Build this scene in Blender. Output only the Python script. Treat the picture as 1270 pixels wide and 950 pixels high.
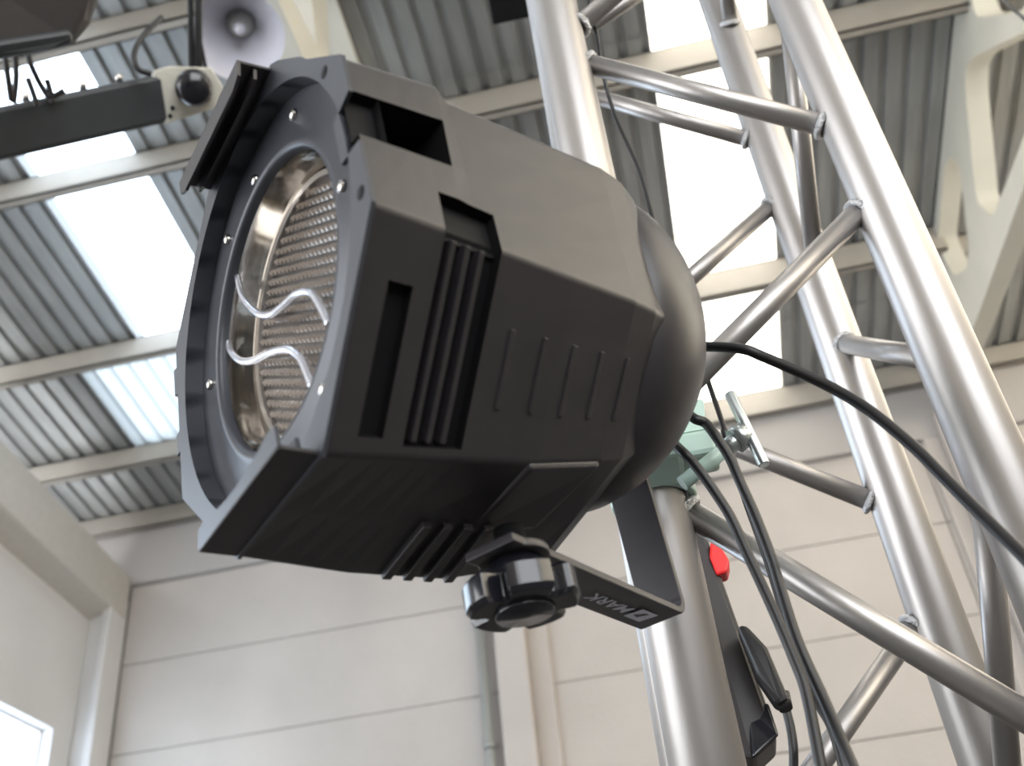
import bpy, bmesh, math, random
import numpy as np
from mathutils import Vector, Matrix
random.seed(4)
SC = bpy.context.scene; COL = SC.collection
for o in list(bpy.data.objects): bpy.data.objects.remove(o)

# ------------------------------------------------------------------ camera
FPX = 1270.0; CX, CY = 635.0, 475.0
ROT = Matrix(((0.97502771, 0.19342802, 0.10911726), (0.20036977, -0.55429814, -0.80784004), (-0.09577541, 0.80953022, -0.57921317)))
cam_d = bpy.data.cameras.new('camera'); cam = bpy.data.objects.new('camera', cam_d); COL.objects.link(cam)
cam_d.sensor_fit = 'HORIZONTAL'; cam_d.sensor_width = 36; cam_d.lens = 36 * FPX / 1270; cam_d.clip_start = .02
cam.matrix_world = ROT.to_4x4(); SC.camera = cam
cam_d.dof.use_dof = True; cam_d.dof.focus_distance = .75; cam_d.dof.aperture_fstop = 9

# ------------------------------------------------------------------ world, daylight openings, exposure
SKY = 9.0
w = bpy.data.worlds.new('sky'); SC.world = w; w.use_nodes = True
wn = w.node_tree.nodes; bg = wn['Background']
bg.inputs[0].default_value = (0.94, 0.97, 1.0, 1); bg.inputs[1].default_value = SKY
SC.view_settings.view_transform = 'Standard'; SC.view_settings.look = 'None'
SC.view_settings.gamma = 1; SC.view_settings.use_curve_mapping = False
SC.view_settings.exposure = -0.42

def portal(loc, nrm, sx, sy, along):
    l = bpy.data.lights.new('daylight_portal', 'AREA'); l.shape = 'RECTANGLE'; l.size = sx; l.size_y = sy; l.energy = 1
    l.cycles.is_portal = True
    o = bpy.data.objects.new('daylight_portal', l); COL.objects.link(o)
    z = -Vector(nrm).normalized(); x = Vector(along).normalized(); y = z.cross(x)
    m = Matrix((x, y, z)).transposed().to_4x4(); m.translation = Vector(loc); o.matrix_world = m

# room numbers (metres, camera at the origin, x along the end wall, y towards it)
SL = math.tan(math.radians(9.2)); YW = 8.25; XL = -5.2; XR = 7.0; YB = -5.0; ZF = -1.6
def rz(y): return 5.2 + SL * (8 - y) if y > -1 else 5.2 + SL * 9 - SL * (-1 - y)
SKYL = [(-3.88, -3.08), (.60, 1.40), (4.6, 5.4)]
RD = Vector((0, 1, -SL)).normalized()
for a, b in SKYL:
    portal(((a + b) / 2, 3.6, rz(3.6) - .09), (0, SL and -SL, -1), b - a, 8.0, (1, 0, 0))

# ------------------------------------------------------------------ helpers
def ray(px, py): return (ROT @ Vector((px - CX, -(py - CY), -FPX))).normalized()
def at(px, py, dist): return ray(px, py) * dist
def at_y(px, py, y): d = ray(px, py); return d * (y / d.y)

def mat(name, col, rough=.5, metal=0, spec=.5, noise=0, nscale=20, bump=0, bscale=60, coat=0, nstretch=None):
    m = bpy.data.materials.new(name); m.use_nodes = True; t = m.node_tree; n = t.nodes; L = t.links
    p = n['Principled BSDF']; p.inputs['Base Color'].default_value = (*col, 1); p.inputs['Roughness'].default_value = rough
    p.inputs['Metallic'].default_value = metal; p.inputs['Specular IOR Level'].default_value = spec
    if coat: p.inputs['Coat Weight'].default_value = coat; p.inputs['Coat Roughness'].default_value = .15
    tc = n.new('ShaderNodeTexCoord'); src = tc.outputs['Object']
    if nstretch:
        mp = n.new('ShaderNodeMapping'); mp.inputs['Scale'].default_value = nstretch; L.new(src, mp.inputs[0]); src = mp.outputs[0]
    if noise:
        nt = n.new('ShaderNodeTexNoise'); nt.inputs['Scale'].default_value = nscale; nt.inputs['Detail'].default_value = 6
        L.new(src, nt.inputs['Vector'])
        r = n.new('ShaderNodeMapRange'); r.inputs[1].default_value = .25; r.inputs[2].default_value = .75
        r.inputs[3].default_value = 1 - noise; r.inputs[4].default_value = 1 + noise
        L.new(nt.outputs[0], r.inputs[0])
        mx = n.new('ShaderNodeVectorMath'); mx.operation = 'SCALE'; mx.inputs[0].default_value = col
        L.new(r.outputs[0], mx.inputs['Scale']); L.new(mx.outputs[0], p.inputs['Base Color'])
    if bump:
        nb = n.new('ShaderNodeTexNoise'); nb.inputs['Scale'].default_value = bscale; nb.inputs['Detail'].default_value = 4
        L.new(src, nb.inputs['Vector'])
        b = n.new('ShaderNodeBump'); b.inputs['Strength'].default_value = bump; b.inputs['Distance'].default_value = .01
        L.new(nb.outputs[0], b.inputs['Height']); L.new(b.outputs[0], p.inputs['Normal'])
    return m

class MB:
    def __init__(s): s.v = []; s.f = []; s.sm = []
    def add(s, vs, fs, smooth=False):
        o = len(s.v); s.v += [Vector(v) for v in vs]; s.f += [tuple(i + o for i in f) for f in fs]; s.sm += [smooth] * len(fs); return s
    def box(s, a, b):
        x0, y0, z0 = a; x1, y1, z1 = b
        return s.add([(x0,y0,z0),(x1,y0,z0),(x1,y1,z0),(x0,y1,z0),(x0,y0,z1),(x1,y0,z1),(x1,y1,z1),(x0,y1,z1)],
                     [(0,3,2,1),(4,5,6,7),(0,1,5,4),(1,2,6,5),(2,3,7,6),(3,0,4,7)])
    def obox(s, c, ax, ay, az):      # oriented box, half-axis vectors
        c, ax, ay, az = map(Vector, (c, ax, ay, az))
        P = [c + i*ax + j*ay + k*az for k in (-1,1) for i, j in ((-1,-1),(1,-1),(1,1),(-1,1))]
        return s.add(P, [(0,3,2,1),(4,5,6,7),(0,1,5,4),(1,2,6,5),(2,3,7,6),(3,0,4,7)])
    def tube(s, p0, p1, r, n=20, r1=None, cap=True):
        p0, p1 = Vector(p0), Vector(p1); d = (p1 - p0).normalized(); x = d.orthogonal().normalized(); y = d.cross(x)
        r1 = r if r1 is None else r1
        vs = [p + rr * (math.cos(2*math.pi*i/n) * x + math.sin(2*math.pi*i/n) * y) for p, rr in ((p0, r), (p1, r1)) for i in range(n)]
        s.add(vs, [(i, (i+1) % n, n + (i+1) % n, n + i) for i in range(n)], True)
        if cap: s.add(vs, [tuple(range(n))[::-1], tuple(range(n, 2*n))])
        return s
    def path(s, pts, r, n=10, sub=8):
        P = [Vector(p) for p in pts]; Q = []
        E = [2*P[0]-P[1]] + P + [2*P[-1]-P[-2]]
        for i in range(1, len(E)-2):
            a, b, c_, d = E[i-1:i+3]
            for k in range(sub):
                t = k / sub
                Q.append(.5*((2*b) + (c_-a)*t + (2*a-5*b+4*c_-d)*t*t + (3*b-a-3*c_+d)*t**3))
        Q.append(P[-1])
        x = (Q[1]-Q[0]).orthogonal().normalized(); vs = []
        for i, q in enumerate(Q):
            d = (Q[min(i+1, len(Q)-1)] - Q[max(i-1, 0)]).normalized(); x = (x - d * x.dot(d)).normalized(); y = d.cross(x)
            vs += [q + r*(math.cos(2*math.pi*k/n)*x + math.sin(2*math.pi*k/n)*y) for k in range(n)]
        fs = [(i*n+k, i*n+(k+1) % n, (i+1)*n+(k+1) % n, (i+1)*n+k) for i in range(len(Q)-1) for k in range(n)]
        s.add(vs, fs, True); m = len(Q); s.add(vs, [tuple(range(n))[::-1], tuple(range((m-1)*n, m*n))]); return s
    def lathe(s, c, ax, prof, n=48, smooth=True, x=None):   # prof: (radius, distance along axis)
        c, ax = Vector(c), Vector(ax).normalized(); x = (Vector(x) if x else ax.orthogonal()).normalized(); y = ax.cross(x)
        vs = [c + ax*h + r*(math.cos(2*math.pi*k/n)*x + math.sin(2*math.pi*k/n)*y) for r, h in prof for k in range(n)]
        return s.add(vs, [(i*n+k, i*n+(k+1) % n, (i+1)*n+(k+1) % n, (i+1)*n+k) for i in range(len(prof)-1) for k in range(n)], smooth)
    def prism(s, poly, off):         # planar polygon pushed along off
        poly = [Vector(p) for p in poly]; off = Vector(off); n = len(poly)
        return s.add(poly + [p + off for p in poly], [tuple(range(n))[::-1], tuple(range(n, 2*n))] + [(i, (i+1) % n, n+(i+1) % n, n+i) for i in range(n)])
    def build(s, name, m, parent=None, bevel=0, seg=2, recalc=True):
        me = bpy.data.meshes.new(name); off = Vector((0, 0, 0))
        if parent is None and s.v:                      # origin at the thing's own centre
            lo = Vector([min(v[i] for v in s.v) for i in range(3)]); hi = Vector([max(v[i] for v in s.v) for i in range(3)]); off = (lo + hi) / 2
        elif parent is not None: off = Vector(parent.location) if not parent.get('_local') else Vector((0, 0, 0))
        me.from_pydata([v - off for v in s.v], [], s.f)
        for p, f in zip(me.polygons, s.sm): p.use_smooth = f
        if recalc:
            b = bmesh.new(); b.from_mesh(me); bmesh.ops.remove_doubles(b, verts=b.verts, dist=1e-6)
            bmesh.ops.recalc_face_normals(b, faces=b.faces); b.to_mesh(me); b.free()
        me.materials.append(m); o = bpy.data.objects.new(name, me); COL.objects.link(o)
        if parent is None: o.location = off
        else: o.parent = parent
        if bevel:
            bm_ = o.modifiers.new('bevel', 'BEVEL'); bm_.width = bevel; bm_.segments = seg; bm_.limit_method = 'ANGLE'; bm_.angle_limit = math.radians(35)
        return o
BASE = {}
def empty(name, loc, label, cat, group=None):
    o = bpy.data.objects.new(name, None); COL.objects.link(o); o.empty_display_size = .05
    o.location = Vector(loc); o.matrix_world = Matrix.Translation(Vector(loc)); tag(o, label, cat, group); return o
def tag(o, label, cat, group=None):
    o['label'] = label; o['category'] = cat
    if group: o['group'] = group
    return o
def struct(o): o['kind'] = 'structure'; return o
def sub(mb, name, m, part, root, **k):   # sub-part: child of a part whose origin equals the root's
    o = mb.build(name, m, root, **k); o.parent = part; return o

# ------------------------------------------------------------------ materials
M = dict(
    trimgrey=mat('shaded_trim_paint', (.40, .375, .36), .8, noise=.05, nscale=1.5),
    plaster=mat('white_plaster', (.60, .59, .59), .8, noise=.05, nscale=1.5, bump=.12, bscale=40),
    panel=mat('concrete_panel', (.46, .42, .39), .85, noise=.09, nscale=1.2, bump=.35, bscale=25),
    concrete=mat('cream_concrete', (.58, .56, .49), .8, noise=.06, nscale=3, bump=.15, bscale=50),
    joint=mat('wall_joint', (.22, .20, .18), .9),
    zinc=mat('galvanised_sheet', (.33, .335, .33), .42, .55, noise=.16, nscale=6, nstretch=(3, .35, 1)),
    purlin=mat('purlin_steel', (.36, .33, .29), .6, .1, noise=.08, nscale=4),
    alu=mat('brushed_aluminium', (.42, .40, .39), .40, .85, noise=.07, nscale=9, nstretch=(1, 1, .15), bump=.02, bscale=200),
    aluwall=mat('aluminium_weld', (.60, .60, .61), .35, .9, bump=.6, bscale=500),
    black=mat('black_satin_paint', (.027, .024, .027), .40, 0, .5, noise=.12, nscale=60, bump=.03, bscale=900),
    plate=mat('charcoal_front_plate', (.050, .053, .064), .40, .2, .5, noise=.06, nscale=60),
    recess=mat('black_inside', (.008, .008, .009), .6, 0, .15),
    gloss=mat('black_gloss_plastic', (.010, .010, .014), .16, 0, .6),
    rubber=mat('black_cable_rubber', (.010, .009, .010), .45),
    chrome=mat('polished_reflector', (.50, .47, .43), .10, 1, noise=.0, bump=.04, bscale=22),
    screw=mat('bright_screw', (.6, .58, .56), .25, 1),
    green=mat('pale_green_enamel', (.42, .56, .50), .35, 0, .5, noise=.05, nscale=30),
    zincbolt=mat('zinc_plated_bolt', (.55, .60, .60), .28, .9),
    white=mat('printed_white', (.62, .62, .70), .5),
    red=mat('red_plastic', (.75, .02, .02), .4),
    darkbox=mat('dark_housing', (.020, .016, .016), .5, noise=.1),
    darkbar=mat('dark_grey_bar', (.03, .034, .038), .5, noise=.1),
    floor=mat('floor_concrete', (.05, .047, .044), .8, noise=.1, nscale=2),
    pipe=mat('grey_pipe', (.30, .30, .28), .5, .2),
    beige=mat('beige_side_wall', (.45, .40, .32), .85, noise=.05),
)
def skymat(name, col, tr):
    m = bpy.data.materials.new(name); m.use_nodes = True; n = m.node_tree.nodes; L = m.node_tree.links; n.clear()
    o = n.new('ShaderNodeOutputMaterial'); a = n.new('ShaderNodeBsdfTransparent'); b = n.new('ShaderNodeBsdfTranslucent'); mx = n.new('ShaderNodeMixShader')
    a.inputs[0].default_value = (*col, 1); b.inputs[0].default_value = (*col, 1); mx.inputs[0].default_value = 1 - tr
    L.new(a.outputs[0], mx.inputs[1]); L.new(b.outputs[0], mx.inputs[2]); L.new(mx.outputs[0], o.inputs[0]); return m
M['skylight'] = skymat('clear_rooflight_sheet', (.80, .90, 1.0), .75)
M['warmlight'] = skymat('warm_tinted_sheet', (.93, .87, .77), .75)  # warm light of the right side put into the sheet's tint
M['dimlight'] = skymat('weathered_rooflight_sheet', (.20, .23, .25), .06)

# ------------------------------------------------------------------ structure: roof
# the ceiling proper: the flat closing deck above the corrugated sheets, cut where the rooflights are
mb = MB(); xs = [XL - .6] + [c for a in SKYL for c in a] + [XR + .2]
def deck(x0, x1, y0, y1, up=.10, th=.02):
    P = [(x0, y0, rz(y0)+up), (x1, y0, rz(y0)+up), (x1, y1, rz(y1)+up), (x0, y1, rz(y1)+up)]
    mb.prism(P, (0, 0, th))
YN = -.4
for i in range(0, len(xs), 2):
    x0, x1 = xs[i], xs[i+1]
    if x0 < -4: deck(x0, x1, YN, 6.15); deck(x0, -4.5, 6.15, 7.28); deck(x0, x1, 7.28, 8.9)
    elif i == 2: deck(-3.08, x1, YN, 8.9)
    else: deck(x0, x1, YN, 8.9)
deck(-4.0, -3.08, 7.28, 8.9)
deck(XL - .6, XR + .2, -1, YN); deck(XL - .6, XR + .2, YB, -1)
ceiling = struct(mb.build('ceiling', M['zinc'])); ceiling['_l'] = 0
CO = ceiling.location.copy()
# corrugated sheets: one object per sheet, shared meshes
PIT = .16
def sheet_mesh(y0, y1, nr):
    m = MB(); z0 = 0
    xs_ = []; 
    for k in range(nr):
        x = k * PIT
        xs_ += [(x, 0), (x + .095, 0), (x + .108, .034), (x + .147, .034)]
    xs_.append((nr * PIT, 0))
    ys = [y0, y1]
    n = len(xs_); vs = [(x, y, rz(y) - 5.2 + z) for y in ys for x, z in xs_]
    m.add(vs, [(i, i+1, n+i+1, n+i) for i in range(n-1)])
    # lap lip so that each sheet has an edge of its own
    m.box((0, y0, rz(y0) - 5.2 - .002), (.004, y0 + .01, rz(y0) - 5.2))
    me = bpy.data.meshes.new('roof_sheet'); me.from_pydata([tuple(v) for v in m.v], [], m.f); return me
SEGS = [(-.4, 1.6), (1.6, 3.47), (3.47, 4.45), (4.45, 6.15), (6.15, 7.28), (7.28, 8.7)]
cache = {}
def sheet(x, seg, nr, m):
    key = (seg, nr, m.name)
    if key not in cache:
        me = sheet_mesh(SEGS[seg][0] - .02, SEGS[seg][1] + .02, nr); me.materials.append(m); cache[key] = me
    o = bpy.data.objects.new('roof_sheet', cache[key]); COL.objects.link(o); o.parent = ceiling
    o.location = Vector((x, 0, 5.2 - (.006 if seg % 2 else 0))) - CO; return o
for seg in range(6):
    runs = [(-5.8, -3.88), (-3.88, -3.08), (-3.08, .60), (.60, 1.40), (1.40, 4.6), (4.6, 5.4), (5.4, 7.2)]
    for j, (a, b) in enumerate(runs):
        lit = j in (1, 3, 5)
        if seg == 5 and j == 1: lit = False
        if lit:
            if seg == 4 and j == 1: continue
            sheet(a, seg, round((b - a) / PIT), M['skylight' if j == 1 else 'warmlight']); continue
        if seg == 4 and j == 0: a, b = -5.8, -4.52
        x = a
        while x < b - .02:
            nr = min(6, max(1, round((b - x) / PIT))); sheet(x, seg, nr, M['zinc']); x += nr * PIT
for k, x in enumerate((-4.52, -4.04, -3.56)):
    sheet(x, 4, 3, M['dimlight'])

def purlin(x0, x1, y, d=.20, wd=.07, drop=0.0):
    m = MB(); z = rz(y) - .005 - drop
    m.box((x0, y, z - d), (x1, y + .012, z)); m.box((x0, y, z - d), (x1, y + wd, z - d + .012)); m.box((x0, y, z - .012), (x1, y + wd, z))
    m.box((x0, y + wd - .01, z - d), (x1, y + wd, z - d + .035))
    o = m.build('roof_purlin', M['purlin'], ceiling); return o
# build() places children in the parent's frame
for y in (.6, 2.0, 3.47, 4.42, 6.02, 7.24, 8.10): purlin(-5.75, -1.5, y)
for y in (.6, 2.0, 3.3, 4.55, 6.58, 8.10): purlin(-1.3, 2.66, y, .25); purlin(2.8, 6.9, y + (.15 if y > 6 and y < 7 else 0))

# precast rafters with openings
def rafter(x, th=.15, far=False):
    cu = bpy.data.curves.new('rafter', 'CURVE'); cu.dimensions = '2D'; cu.fill_mode = 'BOTH'; cu.extrude = th / 2
    def spl(pts, rnd=0):
        P = [Vector((a, b)) for a, b in pts]
        if rnd:
            Q = []
            for i, p in enumerate(P):
                a = P[i-1]; b = P[(i+1) % len(P)]; ra = min(rnd, (a-p).length*.45); rb = min(rnd, (b-p).length*.45)
                A = p + (a-p).normalized()*ra; B = p + (b-p).normalized()*rb
                for k in range(5): t = k/4; Q.append(A*(1-t)**2 + p*2*t*(1-t) + B*t*t)
            P = Q
        s = cu.splines.new('POLY'); s.points.add(len(P)-1); s.use_cyclic_u = True
        for i, p in enumerate(P): s.points[i].co = (p.x, p.y, 0, 1)
    spl([(.2, rz(.2)-.02), (8.25, rz(8.25)-.02), (8.25, 4.62), (6.6, 4.46), (5.0, 4.33 if not far else 4.4), (3.0, 4.2 if not far else 4.62), (.2, 4.1 if not far else 4.55)])
    spl([(4.98, 5.39), (4.85, 5.33), (4.05, 4.60), (4.73, 4.48), (5.13, 4.53), (5.62, 4.60), (5.72, 4.85), (5.15, 5.32)], .06)
    spl([(5.76, 5.37), (5.70, 5.2), (6.17, 4.80), (6.35, 4.76), (6.62, 4.92), (6.63, 5.30), (5.95, 5.42)], .08)
    if far:
        spl([(4.46, 5.62), (4.58, 5.38), (4.16, 4.85), (3.60, 4.92), (3.50, 5.60), (3.55, 5.85)], .08)
        spl([(3.28, 5.22), (3.36, 4.93), (2.9, 4.86), (2.6, 5.6), (2.8, 5.9)], .05); spl([(2.2, 5.9), (1.0, 5.95), (1.7, 4.85)], .08)
    else: spl([(4.46, 5.62), (4.58, 5.38), (4.16, 4.85), (3.75, 4.75), (3.55, 5.55)], .08)
    spl([(6.95, 5.22), (7.02, 4.98), (7.4, 4.88), (7.45, 5.13)], .06)
    spl([(7.66, 5.09), (7.70, 4.90), (8.02, 4.88), (8.06, 5.06)], .06)
    if not far: spl([(3.25, 5.75), (3.32, 4.6), (2.4, 4.5)], .08); spl([(2.9, 5.85), (1.3, 5.95), (2.05, 4.6)], .08)
    ob = bpy.data.objects.new('tmp', cu); COL.objects.link(ob); bpy.context.view_layer.update()
    me = bpy.data.meshes.new_from_object(ob.evaluated_get(bpy.context.evaluated_depsgraph_get())); bpy.data.objects.remove(ob)
    m = MB(); m.add([(x + v.co.z, v.co.x, v.co.y) for v in me.vertices], [tuple(p.vertices) for p in me.polygons])
    # flange along the bottom
    return m
for k, x in enumerate((2.70, -1.40)):
    o = struct(rafter(x, far=(k == 1)).build('trim_%d' % (k+1), M['concrete']))

# ------------------------------------------------------------------ structure: walls and floor
struct(MB().box((XL-.6, YB-.2, ZF-.1), (XR+.2, YW+.9, ZF)).build('floor', M['floor']))
wall = struct(MB().box((XL, YW+.03, ZF), (XR, YW+.2, 4.43)).build('wall_back', M['joint']))
zj = [4.425, 3.65, 2.84, 2.03, 1.22, .41, -.4, -1.59]
xj = [XL+.22, -1.62, 2.38, 6.9]
for i in range(len(zj)-1):
    for j in range(3):
        m = MB().box((xj[j]+.004, YW - random.uniform(0, .006), zj[i+1]+.006), (xj[j+1]-.004, YW+.028, zj[i]))
        m.build('wall_panel', M['panel'], wall, bevel=.008)
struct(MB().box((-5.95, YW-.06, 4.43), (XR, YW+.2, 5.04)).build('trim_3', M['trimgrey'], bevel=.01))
# left wall with a long high window and a gate, and its top beam
WY0, WY1, WZ0, WZ1 = 2.2, 7.70, 1.2, 2.97
GY0, GY1, GZ1 = -4.4, .6, 2.9
mb = MB()
mb.box((XL-.18, GY1, ZF), (XL, YW, WZ0)); mb.box((XL-.18, GY1, WZ1), (XL, YW, 4.2)); mb.box((XL-.18, WY1, WZ0), (XL, YW, WZ1)); mb.box((XL-.18, GY1, WZ0), (XL, WY0, WZ1))
mb.box((XL-.18, YB, GZ1), (XL, GY1, 4.9)); mb.box((XL-.18, YB, ZF), (XL, GY0, GZ1))
struct(mb.build('wall_left', M['plaster']))
portal((XL-.05, (WY0+WY1)/2, (WZ0+WZ1)/2), (1, 0, 0), WY1-WY0, WZ1-WZ0, (0, 1, 0))
portal((XL-.05, (GY0+GY1)/2, (ZF+GZ1)/2), (1, 0, 0), GY1-GY0, GZ1-ZF, (0, 1, 0))
win = struct(MB().box((XL-.14, WY0, WZ0), (XL-.10, WY1, WZ0+.02)).box((XL-.14, WY0, WZ1-.02), (XL-.10, WY1, WZ1)).box((XL-.14, WY0, WZ0), (XL-.10, WY0+.02, WZ1)).box((XL-.14, WY1-.02, WZ0), (XL-.10, WY1, WZ1)).build('window_1', M['plaster']))
gl = skymat('window_glass', (.86, .93, 1), 1.0)
MB().box((XL-.125, WY0+.05, WZ0+.05), (XL-.12, WY1-.05, WZ1-.05)).build('window_pane', gl, win)
# sloping top beam
P = lambda x, y, zt: (x, y, zt)
bt = lambda y: 4.71 + .13 * (6.7 - y); bb = lambda y: 4.23 + .09 * (6.7 - y)
mb = MB().prism([(XL-.2, .6, bb(.6)), (-4.98, .6, bb(.6)), (-4.98, .6, bt(.6)), (XL-.2, .6, bt(.6))], (0, 0, 0))
mb = MB(); ya, yb = .6, YW-.02
mb.add([(XL-.02, ya, bb(ya)-.10), (-4.98, ya, bb(ya)), (-4.98, ya, bt(ya)), (XL-.02, ya, bt(ya)), (XL-.02, yb, bb(yb)-.10), (-4.98, yb, bb(yb)), (-4.98, yb, bt(yb)), (XL-.02, yb, bt(yb))],
       [(0,1,2,3), (7,6,5,4), (0,4,5,1), (1,5,6,2), (2,6,7,3), (3,7,4,0)])
struct(mb.build('trim_4', mat('beam_paint', (.50, .475, .44), .8, noise=.05), bevel=.02))
struct(MB().box((-5.2, YW-.27, ZF), (-4.99, YW, 4.28)).box((-5.06, YW-.30, ZF), (-4.985, YW-.25, 4.28)).build('trim_5', M['plaster'], bevel=.01))
struct(MB().box((-6.0, .6, 3.9), (-5.86, YW+.2, 5.15)).build('trim_9', M['zinc']))
# pilasters under the rafters
struct(MB().box((-1.50, YW-.16, ZF), (-1.24, YW, 4.45)).box((-1.24, YW-.05, ZF), (-1.06, YW, 4.45)).build('trim_6', M['panel'], bevel=.012))
struct(MB().box((2.56, YW-.16, ZF), (2.84, YW, 4.62)).box((2.42, YW-.05, ZF), (2.56, YW, 4.45)).build('trim_7', M['panel'], bevel=.012))
# right and rear walls close the hall
RZ = 3.0
struct(MB().box((XR, YB, ZF), (XR+.2, YW+.2, 2.6)).build('wall_right', M['beige']))
fg = struct(MB().box((XR+.08, YB, 2.6), (XR+.09, YW+.2, 7.2)).build('added_window_2', M['warmlight']))  # unseen translucent band, added to brighten the par can's side face
for y in (-4.9, -3, -1, 1, 3, 5, 7): MB().box((XR+.02, y, 2.6), (XR+.08, y+.08, rz(y)-.2)).build('added_window_post', M['purlin'], fg)
portal((XR-.05, 1.5, 4.3), (-1, 0, 0), 12.5, 3.2, (0, 1, 0))
struct(MB().box((XL, YB-.2, ZF), (.5, YB, 5.8)).box((.5, YB-.2, ZF), (6.5, YB, -.2)).box((.5, YB-.2, 4.4), (6.5, YB, 5.8)).box((6.5, YB-.2, ZF), (XR+.2, YB, 5.8)).build('wall_rear', M['beige']))
portal((3.5, YB-.05, 2.1), (0, 1, 0), 6, 4.6, (1, 0, 0))
struct(MB().box((XL-.2, YB, 4.9), (XL, .6, 6.2)).build('trim_8', M['plaster']))

# thin grey drain pipe on the end wall
t = empty('drain_pipe', (-1.62, YW-.08, ZF), 'thin grey metal pipe running up the concrete panel wall beside the pilaster', 'pipe')
MB().tube((-1.62, YW-.08, ZF), (-1.62, YW-.08, 4.4), .045).build('pipe_run', M['pipe'], t)
for z in (2.38, 3.4):
    MB().tube((-1.62, YW-.08, z), (-1.62, YW-.08, z+.05), .056).build('pipe_collar', M['pipe'], t)

# ------------------------------------------------------------------ truss
CH = dict(L=(.003, .70), R=(.253, .715), Q=(.238, .965), K=(-.012, .95))
truss = empty('lighting_truss', (.12, .83, ZF), 'tall upright square aluminium truss of round tubes with welded diagonal braces', 'truss')
for k, (x, y) in CH.items():
    MB().tube((x, y, ZF), (x, y, 4.2), .025, 40).build('chord', M['alu'], truss)
def brace(a, za, b, zb, r=.0105):
    A = Vector((*CH[a], za)); B = Vector((*CH[b], zb)); d = (B-A).normalized()
    h = Vector((d.x, d.y, 0)).length
    p0 = A + d*(.021/h); p1 = B - d*(.021/h)
    o = MB().tube(p0, p1, r, 24).build('brace', M['alu'], truss)
    for p, s in ((p0, 1), (p1, -1)):
        m = MB()
        c = p + d*s*.003
        x = d.orthogonal().normalized(); y = d.cross(x); N = 20; vs = []
        for i in range(N):
            for j in range(8):
                aa = 2*math.pi*i/N; bb_ = 2*math.pi*j/8; rr = r + .001 + (.0028+.0009*math.sin(i*2.7))*math.cos(bb_)
                vs.append(c + rr*(math.cos(aa)*x + math.sin(aa)*y) + d*(.0035*math.sin(bb_)))
        m.add(vs, [(i*8+j, ((i+1) % N)*8+j, ((i+1) % N)*8+(j+1) % 8, i*8+(j+1) % 8) for i in range(N) for j in range(8)], True)
        sub(m, 'weld_bead', M['aluwall'], o, truss)
BR = [('L', .906, 'R', .721), ('R', .640, 'L', .430), ('L', .377, 'R', .130), ('L', .935, 'R', 1.17), ('R', .10, 'L', -.12), ('R', 1.25, 'L', 1.45),
      ('K', 1.17, 'Q', .984), ('Q', .895, 'K', .70), ('K', .63, 'Q', .446), ('Q', .352, 'K', .12), ('Q', 1.42, 'K', 1.25),
      ('R', .975, 'Q', .748), ('Q', .659, 'R', .45), ('R', .385, 'Q', .15), ('Q', 1.19, 'R', 1.42),
      ('K', 1.02, 'L', 1.2), ('L', .68, 'K', .92), ('L', .58, 'K', .40)]
for b in BR: brace(*b)
for k in range(-3, 0):
    z = k*.5
    for a, b in (('L', 'R'), ('R', 'Q'), ('Q', 'K'), ('K', 'L')): brace(a, z, b, z+.22)

# ------------------------------------------------------------------ par can (local frame u, v, -n, all lengths x K)
K = .88
PC = Vector((-.191, .428, .399)) * K
Un = Vector((.7188, .6821, .1322)); Uu = Vector((.631, -.562, -.535)); 
cn = Vector((.8248, -.1315, -.5490)); n_w = (ROT @ cn).normalized()
cu_ = cn.cross(Vector((0, 1, 0))).normalized(); cv_ = cu_.cross(cn)
Un = n_w; Uu = (ROT @ cu_).normalized(); Uv = (ROT @ cv_).normalized()
PM = Matrix((Uu, Uv, -Un)).transposed().to_4x4(); PM.translation = PC
par = bpy.data.objects.new('stage_par_can', None); COL.objects.link(par); par.matrix_world = PM; par['_local'] = 1
tag(par, 'big black octagonal par can stage light hung from the near truss tube', 'stage light')
def pl(r, ang, s): a = math.radians(ang); return Vector((r*math.cos(a), r*math.sin(a), -s)) * K
ANG0 = [13.5, 55, 100, 145, 190, 235, 280, 325]; ANG1 = [9, 55, 100, 145, 190, 235, 280, 325]
RINGS = [(-.010, [.146, .146, .145, .145, .149, .150, .149, .148]),
         (.045, [.140, .147, .143, .144, .144, .148, .155, .143]),
         (.055, [.139, .141, .142, .143, .143, .148, .156, .142]),
         (.120, [.131, .136, .138, .139, .137, .143, .158, .136]),
         (.170, [.124, .132, .135, .135, .131, .138, .150, .127]),
         (.190, [.119, .127, .131, .130, .126, .132, .147, .122]),
         (.204, [.113, .119, .121, .120, .118, .124, .138, .115]),
         (.212, [.106, .112, .112, .112, .110, .114, .126, .107])]
def ringv(k, s):
    k %= 8
    for i in range(len(RINGS)-1):
        s0, r0 = RINGS[i]; s1, r1 = RINGS[i+1]
        if s <= s1 or i == len(RINGS)-2:
            t = (s-s0)/(s1-s0); r = r0[k]*(1-t)+r1[k]*t; break
    f = max(0, min(1, (s+.01)/.2)); a = ANG0[k]*(1-f)+ANG1[k]*f
    return pl(r, a, s)
def fp(k, s, t, d=0):
    a, b = ringv(k, s), ringv(k+1, s); p = a*(1-t)+b*t
    if d:
        e = (b-a).normalized(); q = (ringv(k, s+.01)-ringv(k, s)).normalized(); N = e.cross(q).normalized()
        if N.dot(p - Vector((0, 0, p.z))) < 0: N = -N
        p = p + N*d*K
    return p
ALLS = [-.010, .006, .020, .032, .045, .055, .068, .12, .17, .19, .204, .212]
shell = MB(); inner = MB()
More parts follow.
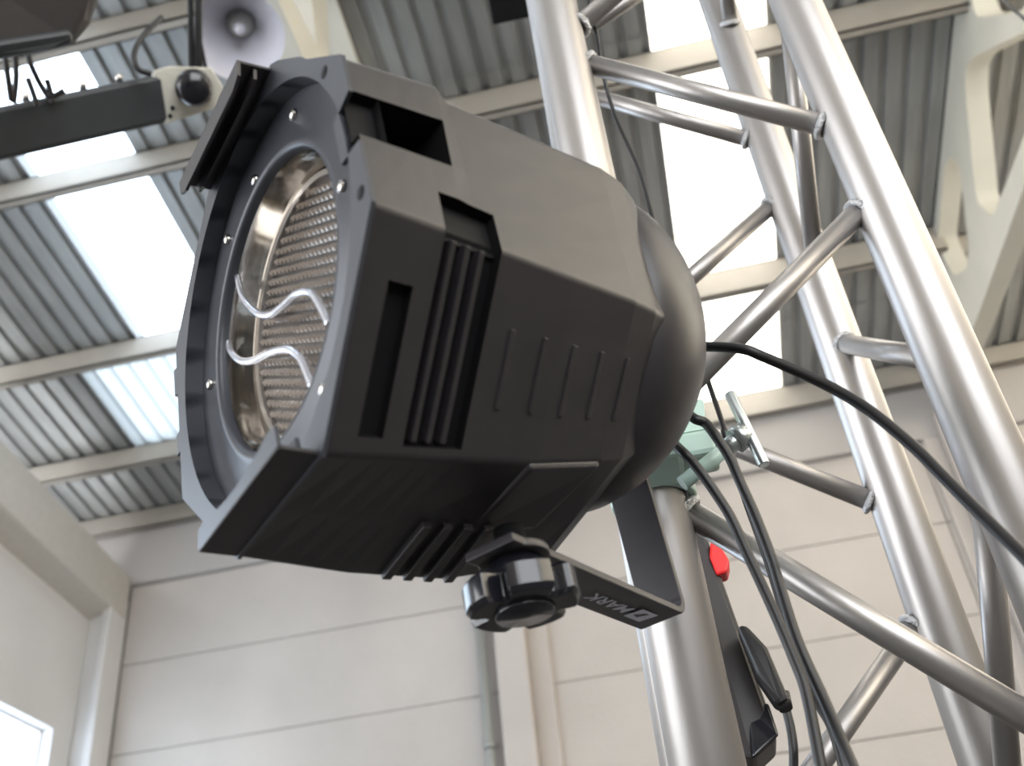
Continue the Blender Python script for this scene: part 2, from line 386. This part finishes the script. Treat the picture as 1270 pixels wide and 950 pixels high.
def side(k, ts, holes):
    for i in range(len(ALLS)-1):
        for j in range(len(ts)-1):
            s0, s1, t0, t1 = ALLS[i], ALLS[i+1], ts[j], ts[j+1]
            h = any(s0 >= H[0]-1e-6 and s1 <= H[1]+1e-6 and t0 >= H[2]-1e-6 and t1 <= H[3]+1e-6 for H in holes)
            if not h: shell.add([fp(k, s0, t0), fp(k, s1, t0), fp(k, s1, t1), fp(k, s0, t1)], [(0, 1, 2, 3)])
    for (a, b, t0, t1, d, walls) in holes:
        A = [fp(k, a, t0), fp(k, b, t0), fp(k, b, t1), fp(k, a, t1)]; B = [fp(k, a, t0, -d), fp(k, b, t0, -d), fp(k, b, t1, -d), fp(k, a, t1, -d)]
        fs = [(4, 5, 6, 7)] + [f for f, w_ in (((0, 1, 5, 4), 0), ((1, 2, 6, 5), 1), ((2, 3, 7, 6), 2), ((3, 0, 4, 7), 3)) if w_ in walls]
        inner.add(A + B, fs)
side(0, [0, .24, .45, .76, 1], [(.032, .068, 0, .24, .007, (1, 2, 3)), (-.010, .006, .45, .76, .007, (0, 2)), (.006, .045, .45, .76, .028, (0, 1, 2, 3))])
side(7, [0, .05, .08, .30, .73, 1], [(.032, .068, .05, 1, .007, (0, 1, 3)), (.006, .020, .08, .73, .006, (0, 1, 2, 3))])
for k in (1, 2, 3, 4, 5, 6): side(k, [0, .5, 1], [])
body = shell.build('body', M['black'], par, bevel=.0022*K, seg=3)
inner.build('vent_recess', M['recess'], body, recalc=False).parent = body
# corner piece inside the gel slot
# fins in the side band
for s in (.0385, .0475, .0565):
    m = MB()
    for (t0, t1, kk) in ((.07, .97, 7),):
        a, b = fp(kk, s-.0016, t0, -.0005), fp(kk, s-.0016, t1, -.0005); c_, d_ = fp(kk, s+.0016, t1, -.0005), fp(kk, s+.0016, t0, -.0005)
        a2, b2 = fp(kk, s-.0016, t0, -.008), fp(kk, s-.0016, t1, -.008); c2, d2 = fp(kk, s+.0016, t1, -.008), fp(kk, s+.0016, t0, -.008)
        m.add([a, b, c_, d_, a2, b2, c2, d2], [(0,1,2,3), (7,6,5,4), (0,4,5,1), (1,5,6,2), (2,6,7,3), (3,7,4,0)])
    m.build('fin', M['black'], body, bevel=.0006).parent = body
def rib(k, s, t0, t1, wd=.0016, h=.0012, name='rib'):
    m = MB(); q = [fp(k, s-wd, t0, h), fp(k, s-wd, t1, h), fp(k, s+wd, t1, h), fp(k, s+wd, t0, h)]; q2 = [fp(k, s-wd, t0, -.002), fp(k, s-wd, t1, -.002), fp(k, s+wd, t1, -.002), fp(k, s+wd, t0, -.002)]
    m.add(q+q2, [(0,1,2,3), (7,6,5,4), (0,4,5,1), (1,5,6,2), (2,6,7,3), (3,7,4,0)]); m.build(name, M['black'], body, bevel=.0005).parent = body
for s in (.085, .108, .130, .152, .174): rib(7, s, .26, .66)
for s in (.078, .092, .106, .120): rib(6, s, .02, .50, .003, .004)
# raised mounting pad on the lower face
q = [fp(6, .110, .45, .0015), fp(6, .160, .45, .0015), fp(6, .170, .99, .003), fp(6, .116, .99, .003)]
q2 = [fp(6, .108, .33, -.004), fp(6, .162, .33, -.004), fp(6, .172, 1.0, -.004), fp(6, .114, 1.0, -.004)]
MB().add(q+q2, [(0,1,2,3), (7,6,5,4), (0,4,5,1), (1,5,6,2), (2,6,7,3), (3,7,4,0)]).build('mounting_pad', M['black'], par, bevel=.002)
# domed rear cap
dome = [(.096, .178), (.1125, .196), (.1145, .206), (.1135, .215), (.110, .228), (.102, .244), (.091, .259), (.077, .273), (.061, .287), (.043, .298), (.022, .306), (.001, .309)]
MB().lathe((0, 0, 0), (0, 0, -1), [(r*K, s*K) for r, s in dome], 72).build('rear_cap', M['black'], par)
MB().lathe(pl(.022, 75, .303), (0, 0, -1), [(.0, -.004), (.010, -.004), (.010, .006), (.007, .010), (.006, .014), (0, .014)], 20).build('cable_gland', M['gloss'], par)
# front plate (octagon outside, round inside)
def octr(ang):
    A = sorted([(a % 360, r) for a, r in zip(ANG0, [.148, .1475, .147, .147, .152, .153, .150, .150])]); a = ang % 360
    for i in range(8):
        a0, r0 = A[i]; a1, r1 = A[(i+1) % 8]; a1x = a1 + (360 if a1 <= a0 else 0); aa = a + (360 if a < a0 else 0)
        if a0 <= aa <= a1x:
            p0 = Vector((r0*math.cos(math.radians(a0)), r0*math.sin(math.radians(a0)))); p1 = Vector((r1*math.cos(math.radians(a1)), r1*math.sin(math.radians(a1))))
            d = Vector((math.cos(math.radians(a)), math.sin(math.radians(a)))); e = p1-p0
            return (p0.x*e.y - p0.y*e.x) / (d.x*e.y - d.y*e.x)
    return .147
angs = sorted(set([i*5.0 for i in range(72)] + [a % 360 for a in ANG0]))
RI = .1265
def outr(a):
    r = octr(a)
    T0, T1 = 25, 43                                # notch where the gel slot opens
    if 29.5 < a % 360 < 44: r -= .020
    if 196 < a % 360 < 204 or 216 < a % 360 < 222: r += .006   # small ears on the far edge
    if 78 < a % 360 < 96: r += .002
    return r
angs = sorted(set(angs + [29.4, 29.6, 43.9, 44.1, 196.1, 195.9, 203.9, 204.1, 215.9, 216.1, 221.9, 222.1]))
m = MB(); N = len(angs)
f0 = -.012; f1 = -.0095
vs = [pl(RI, a, f0) for a in angs] + [pl(outr(a), a, f0) for a in angs] + [pl(outr(a), a, f1) for a in angs] + [pl(RI, a, f1) for a in angs]
for i in range(N):
    j = (i+1) % N
    m.add([vs[i], vs[j], vs[N+j], vs[N+i]], [(0,1,2,3)]); m.add([vs[N+i], vs[N+j], vs[2*N+j], vs[2*N+i]], [(0,1,2,3)]); m.add([vs[2*N+i], vs[2*N+j], vs[3*N+j], vs[3*N+i]], [(0,1,2,3)])
m.lathe((0, 0, 0), (0, 0, -1), [(RI*K, f0*K), (RI*K, .003*K)], 96)
front = m.build('front_plate', M['plate'], par)
for a, r in ((61, .133), (17, .137)):
    MB().lathe(pl(r, a, f0-.0006), (0, 0, -1), [(0, .0004), (.0034, .0004), (.0034, .001)], 14).build('rivet_hole', M['recess'], par).parent = front
# screw ring with the round aperture
m = MB().lathe((0, 0, 0), (0, 0, -1), [(.1262*K, 0), (.098*K, 0), (.0945*K, -.0025*K), (.0905*K, -.0025*K), (.0895*K, .0005*K), (.0895*K, .012*K)], 96)
retain = m.build('retaining_ring', M['plate'], par)
for px, py in ((318, 224), (279, 292), (426, 232), (262, 477), (403, 483), (366, 138)):
    d = ray(px, py); tt = (PC.dot(Un)) / d.dot(Un); p = PM.inverted() @ (d*tt)
    c = Vector((p.x, p.y, 0)); r = c.length; c = c * (min(r, .112*K)/r)
    MB().lathe(c, (0, 0, 1), [(.0034, -.0005), (.0034, .0012), (.0026, .0024), (.0, .0028)], 14).build('screw', M['screw'], par).parent = retain
# gel frame holders on the two opposite faces: side lip, front flange with a slot
def holder(k, s_out=-.033):
    m = MB()
    a, b = ringv(k, -.010), ringv(k+1, -.010)
    sc = 1.0
    a2 = Vector((a.x*.99, a.y*.99, -s_out*K)); b2 = Vector((b.x*.99, b.y*.99, -s_out*K))
    N = ((a+b)/2); N.z = 0; N = N.normalized(); e = (b-a).normalized(); th = .0022
    m.add([a, b, b2, a2, a-N*th, b-N*th, b2-N*th, a2-N*th], [(0,1,2,3), (7,6,5,4), (0,4,5,1), (1,5,6,2), (2,6,7,3), (3,7,4,0)])
    h = m.build('gel_holder', M['black'], par, bevel=.0008)
    for off, dep, wmul in ((0, .017, 1.0), (.011, .012, .96)):      # two inward flanges leave the slot between them
        z = -s_out*K - off*K
        L_ = (b-a).length/2*wmul; c = (a2+b2)/2; c.z = z
        top = [c - e*L_ - N*th*.5, c + e*L_ - N*th*.5]
        arc = []
        for i in range(13):
            t = 1 - 2*i/12; arc.append(c + e*L_*t*.97 - N*(dep*K*((1.0 - .5*math.cos(t*math.pi/2)**.7 if k == 6 else 1.0) if abs(t) < .98 else .75)))
        m2 = MB(); m2.prism(top + arc, (0, 0, -.0018))
        m2.build('flange', M['plate'] if k == 6 else M['black'], par).parent = h
    return h
holder(6); holder(2)
# reflector, faceted lens and clear front glass
prof = [(.089, .004), (.088, .010), (.082, .040), (.070, .070), (.052, .094), (.030, .108), (.012, .112)]
MB().lathe((0, 0, 0), (0, 0, -1), [(r*K, s*K) for r, s in prof], 96).build('reflector', M['chrome'], par)
glassm = bpy.data.materials.new('clear_front_glass'); glassm.use_nodes = True
n = glassm.node_tree.nodes; L = glassm.node_tree.links; n.clear()
oo = n.new('ShaderNodeOutputMaterial'); tr = n.new('ShaderNodeBsdfTransparent'); gg = n.new('ShaderNodeBsdfGlossy'); gg.inputs['Roughness'].default_value = .02
mx = n.new('ShaderNodeMixShader'); fr = n.new('ShaderNodeValue'); fr.outputs[0].default_value = .07
tc = n.new('ShaderNodeTexCoord'); wv = n.new('ShaderNodeTexNoise'); wv.inputs['Scale'].default_value = 10; wv.inputs['Detail'].default_value = 0
bp = n.new('ShaderNodeBump'); bp.inputs['Strength'].default_value = .5; bp.inputs['Distance'].default_value = .012
L.new(tc.outputs['Object'], wv.inputs[0]); L.new(wv.outputs[0], bp.inputs['Height']); L.new(bp.outputs[0], gg.inputs['Normal'])
L.new(fr.outputs[0], mx.inputs[0]); L.new(tr.outputs[0], mx.inputs[1]); L.new(gg.outputs[0], mx.inputs[2]); L.new(mx.outputs[0], oo.inputs[0])
MB().lathe((0, 0, 0), (0, 0, -1), [(.0885*K, .009*K), (.0001, .009*K)], 64, smooth=True).build('front_glass', glassm, par)
# moulded lens: a disc covered in small pyramids
lensm = mat('moulded_lens', (.20, .165, .14), .25, .5, .8)
R_ = .080; g = .0066; m = MB(); cells = int(R_/g)+1
for i in range(-cells, cells+1):
    for j in range(-cells, cells+1):
        x, y = i*g, j*g
        if math.hypot(x, y) > R_-.002: continue
        h = g/2*.74; z = -.022*K
        m.add([Vector((x-h, y-h, 0))*K+Vector((0, 0, z)), Vector((x+h, y-h, 0))*K+Vector((0, 0, z)), Vector((x+h, y+h, 0))*K+Vector((0, 0, z)), Vector((x-h, y+h, 0))*K+Vector((0, 0, z)), Vector((x, y, 0))*K+Vector((0, 0, z+.0016))],
              [(0,1,4), (1,2,4), (2,3,4), (3,0,4)])
lens = MB().lathe((0, 0, 0), (0, 0, -1), [(.0005, .0235*K), (R_*K, .0235*K)], 72).build('lens', mat('lens_backing', (.035, .028, .025), .4, .2), par)
sf = m.build('lens_facets', lensm, par, recalc=False); sf.parent = lens; sf['kind'] = 'stuff'
m = MB(); NB = 72
m.lathe((0, 0, 0), (0, 0, -1), [(.0795*K, .025*K), (.0795*K, .0205*K), (.0825*K, .0195*K), (.0845*K, .022*K)], 90, smooth=False)
m.build('lens_rim', mat('glass_rim', (.55, .50, .45), .15, .6), par)

# bright wavy lines modelled as thin wires in front of the lens
def local(px, py, sK):
    d = ray(px, py); tt = (PC + Un*sK).dot(Un)/d.dot(Un); return PM.inverted() @ (d*tt)
wire = mat('bright_wavy_wire', (.80, .82, .90), .22, .85)
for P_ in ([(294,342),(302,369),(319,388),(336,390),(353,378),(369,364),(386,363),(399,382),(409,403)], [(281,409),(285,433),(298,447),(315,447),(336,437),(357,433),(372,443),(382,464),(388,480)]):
    MB().path([local(a, b, .004) for a, b in P_], .0021, 10, 8).build('wavy_wire', wire, par)

# ------------------------------------------------------------------ yoke (vertical U) and knob
def bax(h=1): a = math.radians(-57.5); return Uu*math.cos(a) + Uv*math.sin(a)
B = bax().normalized()                        # points down
P0 = PC + Un*(.130*K) + B*(.158*K)
TIP = Vector((-.0045, .622, .2425)); D = (TIP - P0); LEN = D.length; D.normalize(); B = (B - D*B.dot(D)).normalized(); Wd = B.cross(D).normalized()
yoke = empty('yoke_bracket', P0 + D*LEN, 'black flat steel U shaped yoke with printed white lettering holding the par can', 'bracket')
TOPH = -.32*K*1.0
hw = .0148; th = .0025
def strip(path, name):
    m = MB(); n_ = len(path); L_ = []
    for i, (d, h) in enumerate(path):
        a = path[max(i-1, 0)]; b = path[min(i+1, n_-1)]
        tx = Vector((b[0]-a[0], b[1]-a[1])).normalized(); nx = Vector((-tx.y, tx.x))
        for s, ww in ((-1, -1), (-1, 1), (1, 1), (1, -1)):
            L_.append(P0 + D*(d + nx.x*s*th) + B*(h + nx.y*s*th) + Wd*ww*hw)
    fs = [(i*4+j, i*4+(j+1) % 4, (i+1)*4+(j+1) % 4, (i+1)*4+j) for i in range(n_-1) for j in range(4)] + [(0, 1, 2, 3), tuple(range((n_-1)*4, n_*4))[::-1]]
    m.add(L_, fs); return m.build(name, M['black'], yoke, bevel=.0009)
rc = .011; HT = -.335*K
bend = [(LEN-rc + rc*math.sin(t), -rc + rc*math.cos(t)) for t in [math.pi/2*i/8 for i in range(9)]]
bend2 = [(LEN-rc + rc*math.cos(t), HT+rc - rc*math.sin(t)) for t in [math.pi/2*i/8 for i in range(9)]]
strip([(-.022, 0), (LEN-rc-.001, 0)] + bend + bend2 + [(-.022, HT)], 'bracket_strip')
# rounded arm end around the pivot
MB().lathe(P0, B, [(0, -th), (.0185, -th), (.0185, th), (0, th)], 40).build('pivot_washer', M['black'], yoke, bevel=.0008)
MB().tube(P0 - B*.016, P0 + B*.004, .008, 24).build('pivot_bolt', M['recess'], yoke)
# lettering, printed on the underside
arm_o = P0 + B*(th + .0007)
def on_arm(px, py):
    d = ray(px, py); tt = arm_o.dot(B)/d.dot(B); q = d*tt - arm_o; return q.dot(D), q.dot(Wd)
def printed(name, pts, faces, m_): MB().add(pts, faces).build(name, m_, yoke, recalc=False)
xc, yc = on_arm(795, 763.5)
bxw, bxh = .0098, .0062
def A3(a, b, lift=0): return arm_o + D*a + Wd*b + B*lift
sh = .0012
logo = [A3(xc-bxw-sh, yc-bxh), A3(xc+bxw-sh, yc-bxh), A3(xc+bxw+sh, yc+bxh), A3(xc-bxw+sh, yc+bxh)]
printed('printed_logo', logo, [(0, 1, 2, 3)], M['white'])
sw = [A3(xc-bxw*.75, yc-bxh*.2, .0003), A3(xc-.001, yc-bxh*.45, .0003), A3(xc+bxw*.2, yc+bxh*.35, .0003), A3(xc+bxw*.45, yc+bxh*.55, .0003), A3(xc-bxw*.1, yc+bxh*.5, .0003), A3(xc-bxw*.3, yc+.0002, .0003)]
printed('printed_logo_stroke', sw, [(0, 1, 2, 3, 4, 5)], M['black'])
fc = bpy.data.curves.new('t', 'FONT'); fc.body = 'MARK'; fc.size = .0112; fc.shear = .25; fc.space_character = 1.02; fc.offset = .00018; fc.align_x = 'LEFT'
fo = bpy.data.objects.new('t', fc); COL.objects.link(fo); bpy.context.view_layer.update()
fm = bpy.data.meshes.new_from_object(fo.evaluated_get(bpy.context.evaluated_depsgraph_get())); bpy.data.objects.remove(fo)
TS = Wd if False else Wd
x1, y1 = xc - bxw - .003, yc
# text runs from the logo back towards the knob; its top faces the side nearer the viewer
SGN = 1 if (-D).cross(Wd).dot(B) > 0 else -1
tv = [A3(x1 - v.co.x*1.5, y1 + SGN*(v.co.y - .0034)) for v in fm.vertices]
printed('printed_lettering', tv, [tuple(p.vertices) for p in fm.polygons], M['white'])

# lobed clamping knob
knob = bpy.data.objects.new('clamping_knob', None); COL.objects.link(knob); knob.location = P0 + B*.004; knob.matrix_world = Matrix.Translation(P0 + B*.004)
tag(knob, 'glossy black lobed plastic knob under the par can yoke arm', 'knob')
def lobed(h0, h1, R, depth, nl, ph, taper=1.0, N=120):
    vs = []
    for h, sc in ((h0, .92), (h0+.002, 1.0), (h1-.003, taper), (h1, taper*.92)):
        for i in range(N):
            a = 2*math.pi*i/N; c_ = math.cos(nl*(a-ph)); r = R - depth*max(0, (c_-.55)/.45)**.6
            vs.append(P0 + B*h + (D*math.cos(a) + Wd*math.sin(a))*r*sc)
    return vs, [(j*N+i, j*N+(i+1) % N, (j+1)*N+(i+1) % N, (j+1)*N+i) for j in range(3) for i in range(N)] + [tuple(range(N)), tuple(range(3*N, 4*N))]
vs, fs = lobed(.012, .029, .0290, .0100, 5, .5)
MB().add(vs, fs).build('lobed_wheel', M['gloss'], knob, bevel=.0015)
MB().lathe(P0, B, [(.0, .003), (.0135, .003), (.0125, .010), (.0135, .018), (.010, .020)], 32).build('hub', M['gloss'], knob)
MB().lathe(P0, B, [(.0, .0285), (.016, .0285), (.0145, .0315), (0, .032)], 32).build('cap', M['gloss'], knob)

# ------------------------------------------------------------------ green pipe clamp on the near tube with its T-handle bolt
LX, LY = CH['L']; cz = .379
clamp = empty('pipe_clamp', (LX, LY-.03, cz), 'pale green enamelled pipe clamp gripping the near truss tube', 'clamp')
m = MB(); N = 28
pr = []
for i in range(N+1):
    a = math.radians(-200 + 220*i/N); pr.append((a))
inn = [Vector((LX + .0262*math.cos(a), LY + .0262*math.sin(a), 0)) for a in pr]; out = [Vector((LX + .033*math.cos(a), LY + .033*math.sin(a), 0)) for a in pr]
z0, z1 = cz-.014, cz+.016
vs = [p+Vector((0, 0, z)) for z in (z0, z1) for p in inn+out]; n1 = N+1
fs = []
for i in range(N):
    fs += [(i, i+1, n1+i+1, n1+i), (2*n1+i, 3*n1+i, 3*n1+i+1, 2*n1+i+1), (i, 2*n1+i, 2*n1+i+1, i+1), (n1+i, n1+i+1, 3*n1+i+1, 3*n1+i)]
fs += [(0, n1, 3*n1, 2*n1), (N, 2*n1+N, 3*n1+N, n1+N)]
m.add(vs, fs, False); m.build('clamp_band', M['green'], clamp, bevel=.002)
MB().box((LX-.022, .628, cz-.016), (LX+.026, LY-.027, cz+.030)).build('clamp_base', M['green'], clamp, bevel=.004)
MB().box((LX+.012, .640, cz-.013), (LX+.052, .672, cz+.008)).build('clamp_jaw', M['green'], clamp, bevel=.004)
ta, tb = at(905, 488, .735), at(948, 577, .705); tm = at(925, 537, .72); st = at(846, 600, .70)
hx = Vector((LX+.03, LY-.005, cz+.005))
m = MB().prism([(LX+.004, .650, cz+.014), (LX+.048, .655, cz+.016), (LX+.052, .668, cz+.050), (LX+.020, .668, cz+.060), (LX-.004, .66, cz+.044)], (0, .006, 0))
m.build('swing_plate', M['green'], clamp, bevel=.0015)
MB().tube(st, st + (tm-st)*.8, .0052, 20).build('threaded_bolt', M['green'], clamp)
MB().tube(st + (tm-st)*.62, tm, .0062, 20).tube(tm-(tm-st).normalized()*.010, tm, .009, 20).build('bolt_collar', M['zincbolt'], clamp)
MB().tube(ta, tb, .0040, 20).build('t_handle', M['zincbolt'], clamp, bevel=.0008)
MB().tube((LX, .619, cz+.006), (LX, .60, cz+.006), .009, 6).build('fixing_nut', M['zincbolt'], yoke)

# ------------------------------------------------------------------ black cased unit behind the near tube, red cap, plug
cu = empty('black_case', (.07, .80, .30), 'slim black tapering case hanging upright just behind the near truss tube', 'case')
yq = .79
A_ = [at_y(846, 640, yq), at_y(872, 652, yq), at_y(886, 690, yq), at_y(965, 913, yq-.01), at_y(934, 941, yq-.02), at_y(880, 930, yq-.01)]
MB().prism(A_, (0, .055, 0)).build('housing', M['darkbox'], cu, bevel=.004)
A_ = [at_y(926, 880, yq-.004), at_y(953, 873, yq-.004), at_y(966, 913, yq-.012), at_y(934, 941, yq-.022)]
MB().prism(A_, (0, -.004, 0)).build('end_cover', M['gloss'], cu, bevel=.002)
c = at_y(891, 692, yq+.02)
rd = MB().prism([at_y(881, 671, yq-.004), at_y(893, 675, yq-.004), at_y(905, 695, yq-.004), at_y(902, 709, yq-.004), at_y(889, 713, yq-.004), at_y(880, 690, yq-.004)], (0, .02, 0)).build('latch_tab', M['red'], cu, bevel=.002)
rd['label'] = 'bright red plastic tab'
pg = empty('cable_connector', at_y(945, 820, .76), 'black moulded cable plug hanging beside the black case', 'plug')
A_ = [at_y(914, 774, .76), at_y(926, 774, .76), at_y(952, 802, .76), at_y(979, 866, .755), at_y(964, 874, .755), at_y(938, 836, .76)]
MB().prism(A_, (0, .022, 0)).build('plug_body', M['rubber'], pg, bevel=.004)
MB().tube(at_y(968, 862, .768), at_y(975, 880, .766), .007, 14, .005).build('strain_relief', M['rubber'], pg)

# ------------------------------------------------------------------ cables
def cable(pts, r, label, name='black_cable', group=None):
    P_ = [at(a, b, d) for a, b, d in pts]; o = MB().path(P_, r, 12, 8).build(name, M['rubber']); tag(o, label, 'cable', group); return o
GZ = PC + Un*(.309*K)
o = MB().path([PM @ pl(.022, 75, .320)] + [at(a, b, d) for a, b, d in [(915, 432, .66), (948, 443, .655), (1022, 476, .64), (1078, 509, .62), (1133, 554, .60), (1170, 591, .585), (1218, 639, .565), (1270, 690, .54), (1330, 752, .52)]], .0034, 12, 8).build('black_cable', M['rubber'])
tag(o, 'thick black cable arching from the par can rear across the truss to the right', 'cable')
cable([(846, 506, .715), (861, 519, .70), (875, 525, .70), (889, 543, .69), (905, 568, .685), (919, 600, .68), (937, 640, .67), (956, 690, .66), (967, 726, .655), (990, 797, .64), (1022, 868, .63), (1057, 950, .61), (1085, 1010, .60)], .0034,
      'right one of the two black cables hanging from behind the par can')
cable([(825, 540, .69), (845, 559, .665), (857, 571, .66), (873, 591, .655), (891, 617, .65), (907, 643, .645), (926, 685, .64), (957, 752, .635), (983, 813, .63), (1000, 860, .625), (1018, 950, .61), (1030, 1010, .60)], .0033,
      'left one of two black cables, curving down in front of the green clamp')
cable([(898, 533, .80), (906, 560, .79), (925, 620, .76), (950, 690, .74), (975, 770, .72), (1005, 855, .70), (1030, 900, .68), (1045, 950, .67), (1060, 1010, .66)], .0028,
      'black cable running down behind the pair of hanging cables')
cable([(975, 880, .99), (981, 905, .985), (984, 930, .98), (984, 960, .98), (982, 1010, .97)], .0042, 'short black cable leaving the plug downwards at the picture bottom')
cable([(733, -40, 1.25), (732, 17, 1.22), (741, 45, 1.2), (748, 92, 1.18), (764, 147, 1.14), (792, 210, 1.08), (808, 265, 1.03), (821, 310, .99), (850, 390, .93), (880, 478, .88), (891, 510, .86), (899, 535, .84)], .0022,
      'thin dark cable hanging loosely between the upper truss tubes')
cable([(1000, -330, 5.2), (1150, -110, 3.4), (1225, -22, 2.6), (1245, 0, 2.45), (1262, 16, 2.35), (1290, 38, 2.25), (1420, 130, 2.2), (1700, 200, 3.4)], .0035, 'thin dark wire crossing the concrete rafter at the upper right', 'thin_wire')

# ------------------------------------------------------------------ overhead stage gear at the upper left
def hull(poly, back, name, m_, parent, bevel=.01):   # front polygon given at real distances, thickness along world vector
    return MB().prism([at(a, b, d) for a, b, d in poly], back).build(name, m_, parent, bevel=bevel)
bar = empty('light_bar', at(120, 130, 2.5), 'long dark grey stage light bar with a pale end bracket hanging below the roof', 'light bar')
dn = Vector((.1, .1, .0))
p0, p1 = at(-60, 178, 2.45), at(200, 122, 2.55); ax = (p1-p0)/2; ay = (at(100, 120, 2.5)-at(107, 170, 2.5)).normalized()*.052; az = ax.cross(ay).normalized()*.05
MB().obox((p0+p1)/2, ax, ay, az).build('bar_housing', M['darkbar'], bar, bevel=.01)
MB().obox((p0+p1)/2 - az*1.02 - ay*.35 + ax*.0, ax*.36, ay*.22, az*.08).build('bar_label_strip', M['darkbox'], bar, bevel=.002)
for k, t in enumerate((.1, .35, .62, .8)):
    c = p0.lerp(p1, t) + ay*1.0; MB().tube(c, c + ay*.35, .008, 10).build('hanging_screw', M['screw'], bar)
bk = MB().prism([at(a, b, 2.5) for a, b in ((187, 103), (190, 88), (210, 82), (262, 84), (277, 108), (268, 134), (206, 154), (194, 140))], ray(200, 100)*.012).build('end_bracket', M['concrete'], bar, bevel=.003)
bk['label'] = 'pale drilled end bracket'
for a, b in ((197, 135), (214, 134), (211, 144), (194, 112)):
    MB().lathe(at(a, b, 2.499), -ray(a, b), [(0, 0), (.005, 0), (.005, .002)], 12).build('bolt_hole', M['recess'], bar).parent = bk
MB().lathe(at(241, 109, 2.49), -ray(241, 109), [(0, .06), (.030, .06), (.040, .045), (.042, 0), (.0, 0)], 28).build('tilt_lock', M['gloss'], bar)
for (a, b), (c_, d_), r in (((238, 105), (236, -10), .007), ((258, 100), (243, 20), .004), ((246, 105), (246, -20), .009)):
    MB().tube(at(a, b, 2.52), at(c_, d_, 2.75), r, 12).build('hanging_strap', M['recess'], bar)
# straps carry on up to the purlin
MB().tube(at(236, -10, 2.75), at(236, -10, 2.75) + Vector((0, .3, 2.9)), .010, 10).build('drop_rod', M['recess'], bar)
cable([(188, 92, 2.45), (172, 86, 2.45), (166, 70, 2.46), (172, 52, 2.5), (185, 36, 2.6), (200, 22, 2.7)], .0065, 'thin black cable looping up from the light bar bracket')
LEADS = [([(5, 60, 2.35), (9, 90, 2.35), (14, 125, 2.36)], 'leftmost short dark lead hanging onto the light bar before the rooflight'),
         ([(18, 60, 2.38), (20, 95, 2.38), (17, 128, 2.38)], 'second dark lead from the left, hanging straight onto the light bar'),
         ([(34, 96, 2.4), (42, 118, 2.4), (46, 132, 2.4)], 'short slanting dark lead in the middle of those above the light bar'),
         ([(58, 98, 2.42), (62, 112, 2.42), (66, 128, 2.42)], 'rightmost short upright dark lead standing on the light bar'),
         ([(34, 66, 2.4), (40, 84, 2.4), (52, 108, 2.42), (62, 120, 2.42), (80, 112, 2.42)], 'longest dark lead, sagging in a curve over the light bar')]
for pts, lb in LEADS: cable(pts, .006, lb, 'dark_lead', 'dark leads drooping onto the light bar')
# dark housing in the top left corner
dk = empty('stage_light_housing', at(40, 20, 1.9), 'large blurred dark stage light housing in the upper left corner', 'stage light')
MB().prism([at(a, b, d) for a, b, d in ((-70, -60, 1.9), (130, -60, 1.95), (122, 0, 1.93), (112, 30, 1.92), (92, 55, 1.9), (60, 64, 1.9), (0, 74, 1.88), (-70, 84, 1.86))], ray(40, 0)*.22).build('housing', M['darkbox'], dk, bevel=.015)
MB().prism([at(a, b, d) for a, b, d in ((-70, 60, 1.84), (88, 36, 1.88), (92, 54, 1.88), (60, 63, 1.88), (0, 73, 1.86), (-70, 83, 1.84))], ray(40, 60)*.05).build('front_rim', M['darkbar'], dk, bevel=.008)
MB().tube(at(60, -30, 2.0), at(60, -30, 2.0) + Vector((0, .25, 3.6)), .012, 12).build('drop_rod', M['recess'], dk)
# black box left of the near tube at the top
bb2 = empty('hanging_black_case', at(632, 0, 2.3), 'small square black case seen from below beside the top of the near tube', 'case')
MB().prism([at(a, b, 2.3) for a, b in ((600, -30), (611, 31), (672, 18), (672, -40))], ray(640, 0)*.12).build('case_body', M['recess'], bb2, bevel=.004)
MB().tube(at(640, -25, 2.36), at(640, -25, 2.36) + Vector((0, .15, 3.3)), .010, 10).build('drop_rod', M['recess'], bb2)
# high bay pendant
hb = empty('high_bay_lamp', at(298, 42, 4.4), 'pale round high bay pendant lamp with a dark centre under the roof', 'lamp')
c = at(296, 45, 4.3); axd = Vector((.05, .10, 1)).normalized(); d0 = (-ray(297, 40) * .55 - Vector((0, 0, 1)) * .45).normalized()
shade = mat('frosted_shade', (.70, .70, .78), .25, .2, .6)
MB().lathe(c, -d0, [(.175, 0), (.168, .025), (.138, .085), (.095, .14), (.055, .18)], 48).build('lamp_shade', shade, hb)
MB().lathe(c, -d0, [(0, .11), (.025, .11), (.043, .135), (.056, .17), (.056, .22), (0, .22)], 24).build('lamp_socket', M['pipe'], hb)
MB().lathe(c, -d0, [(0, .07), (.018, .08), (.024, .10), (.022, .13)], 20).build('bulb', shade, hb)
q = c + (-d0)*.21
MB().tube(q, Vector((q.x, q.y, rz(q.y)+.0)), .012, 10).build('suspension_rod', M['pipe'], hb)
for o in bpy.data.objects:
    for kk in ('_local', '_l'):
        if kk in o: del o[kk]
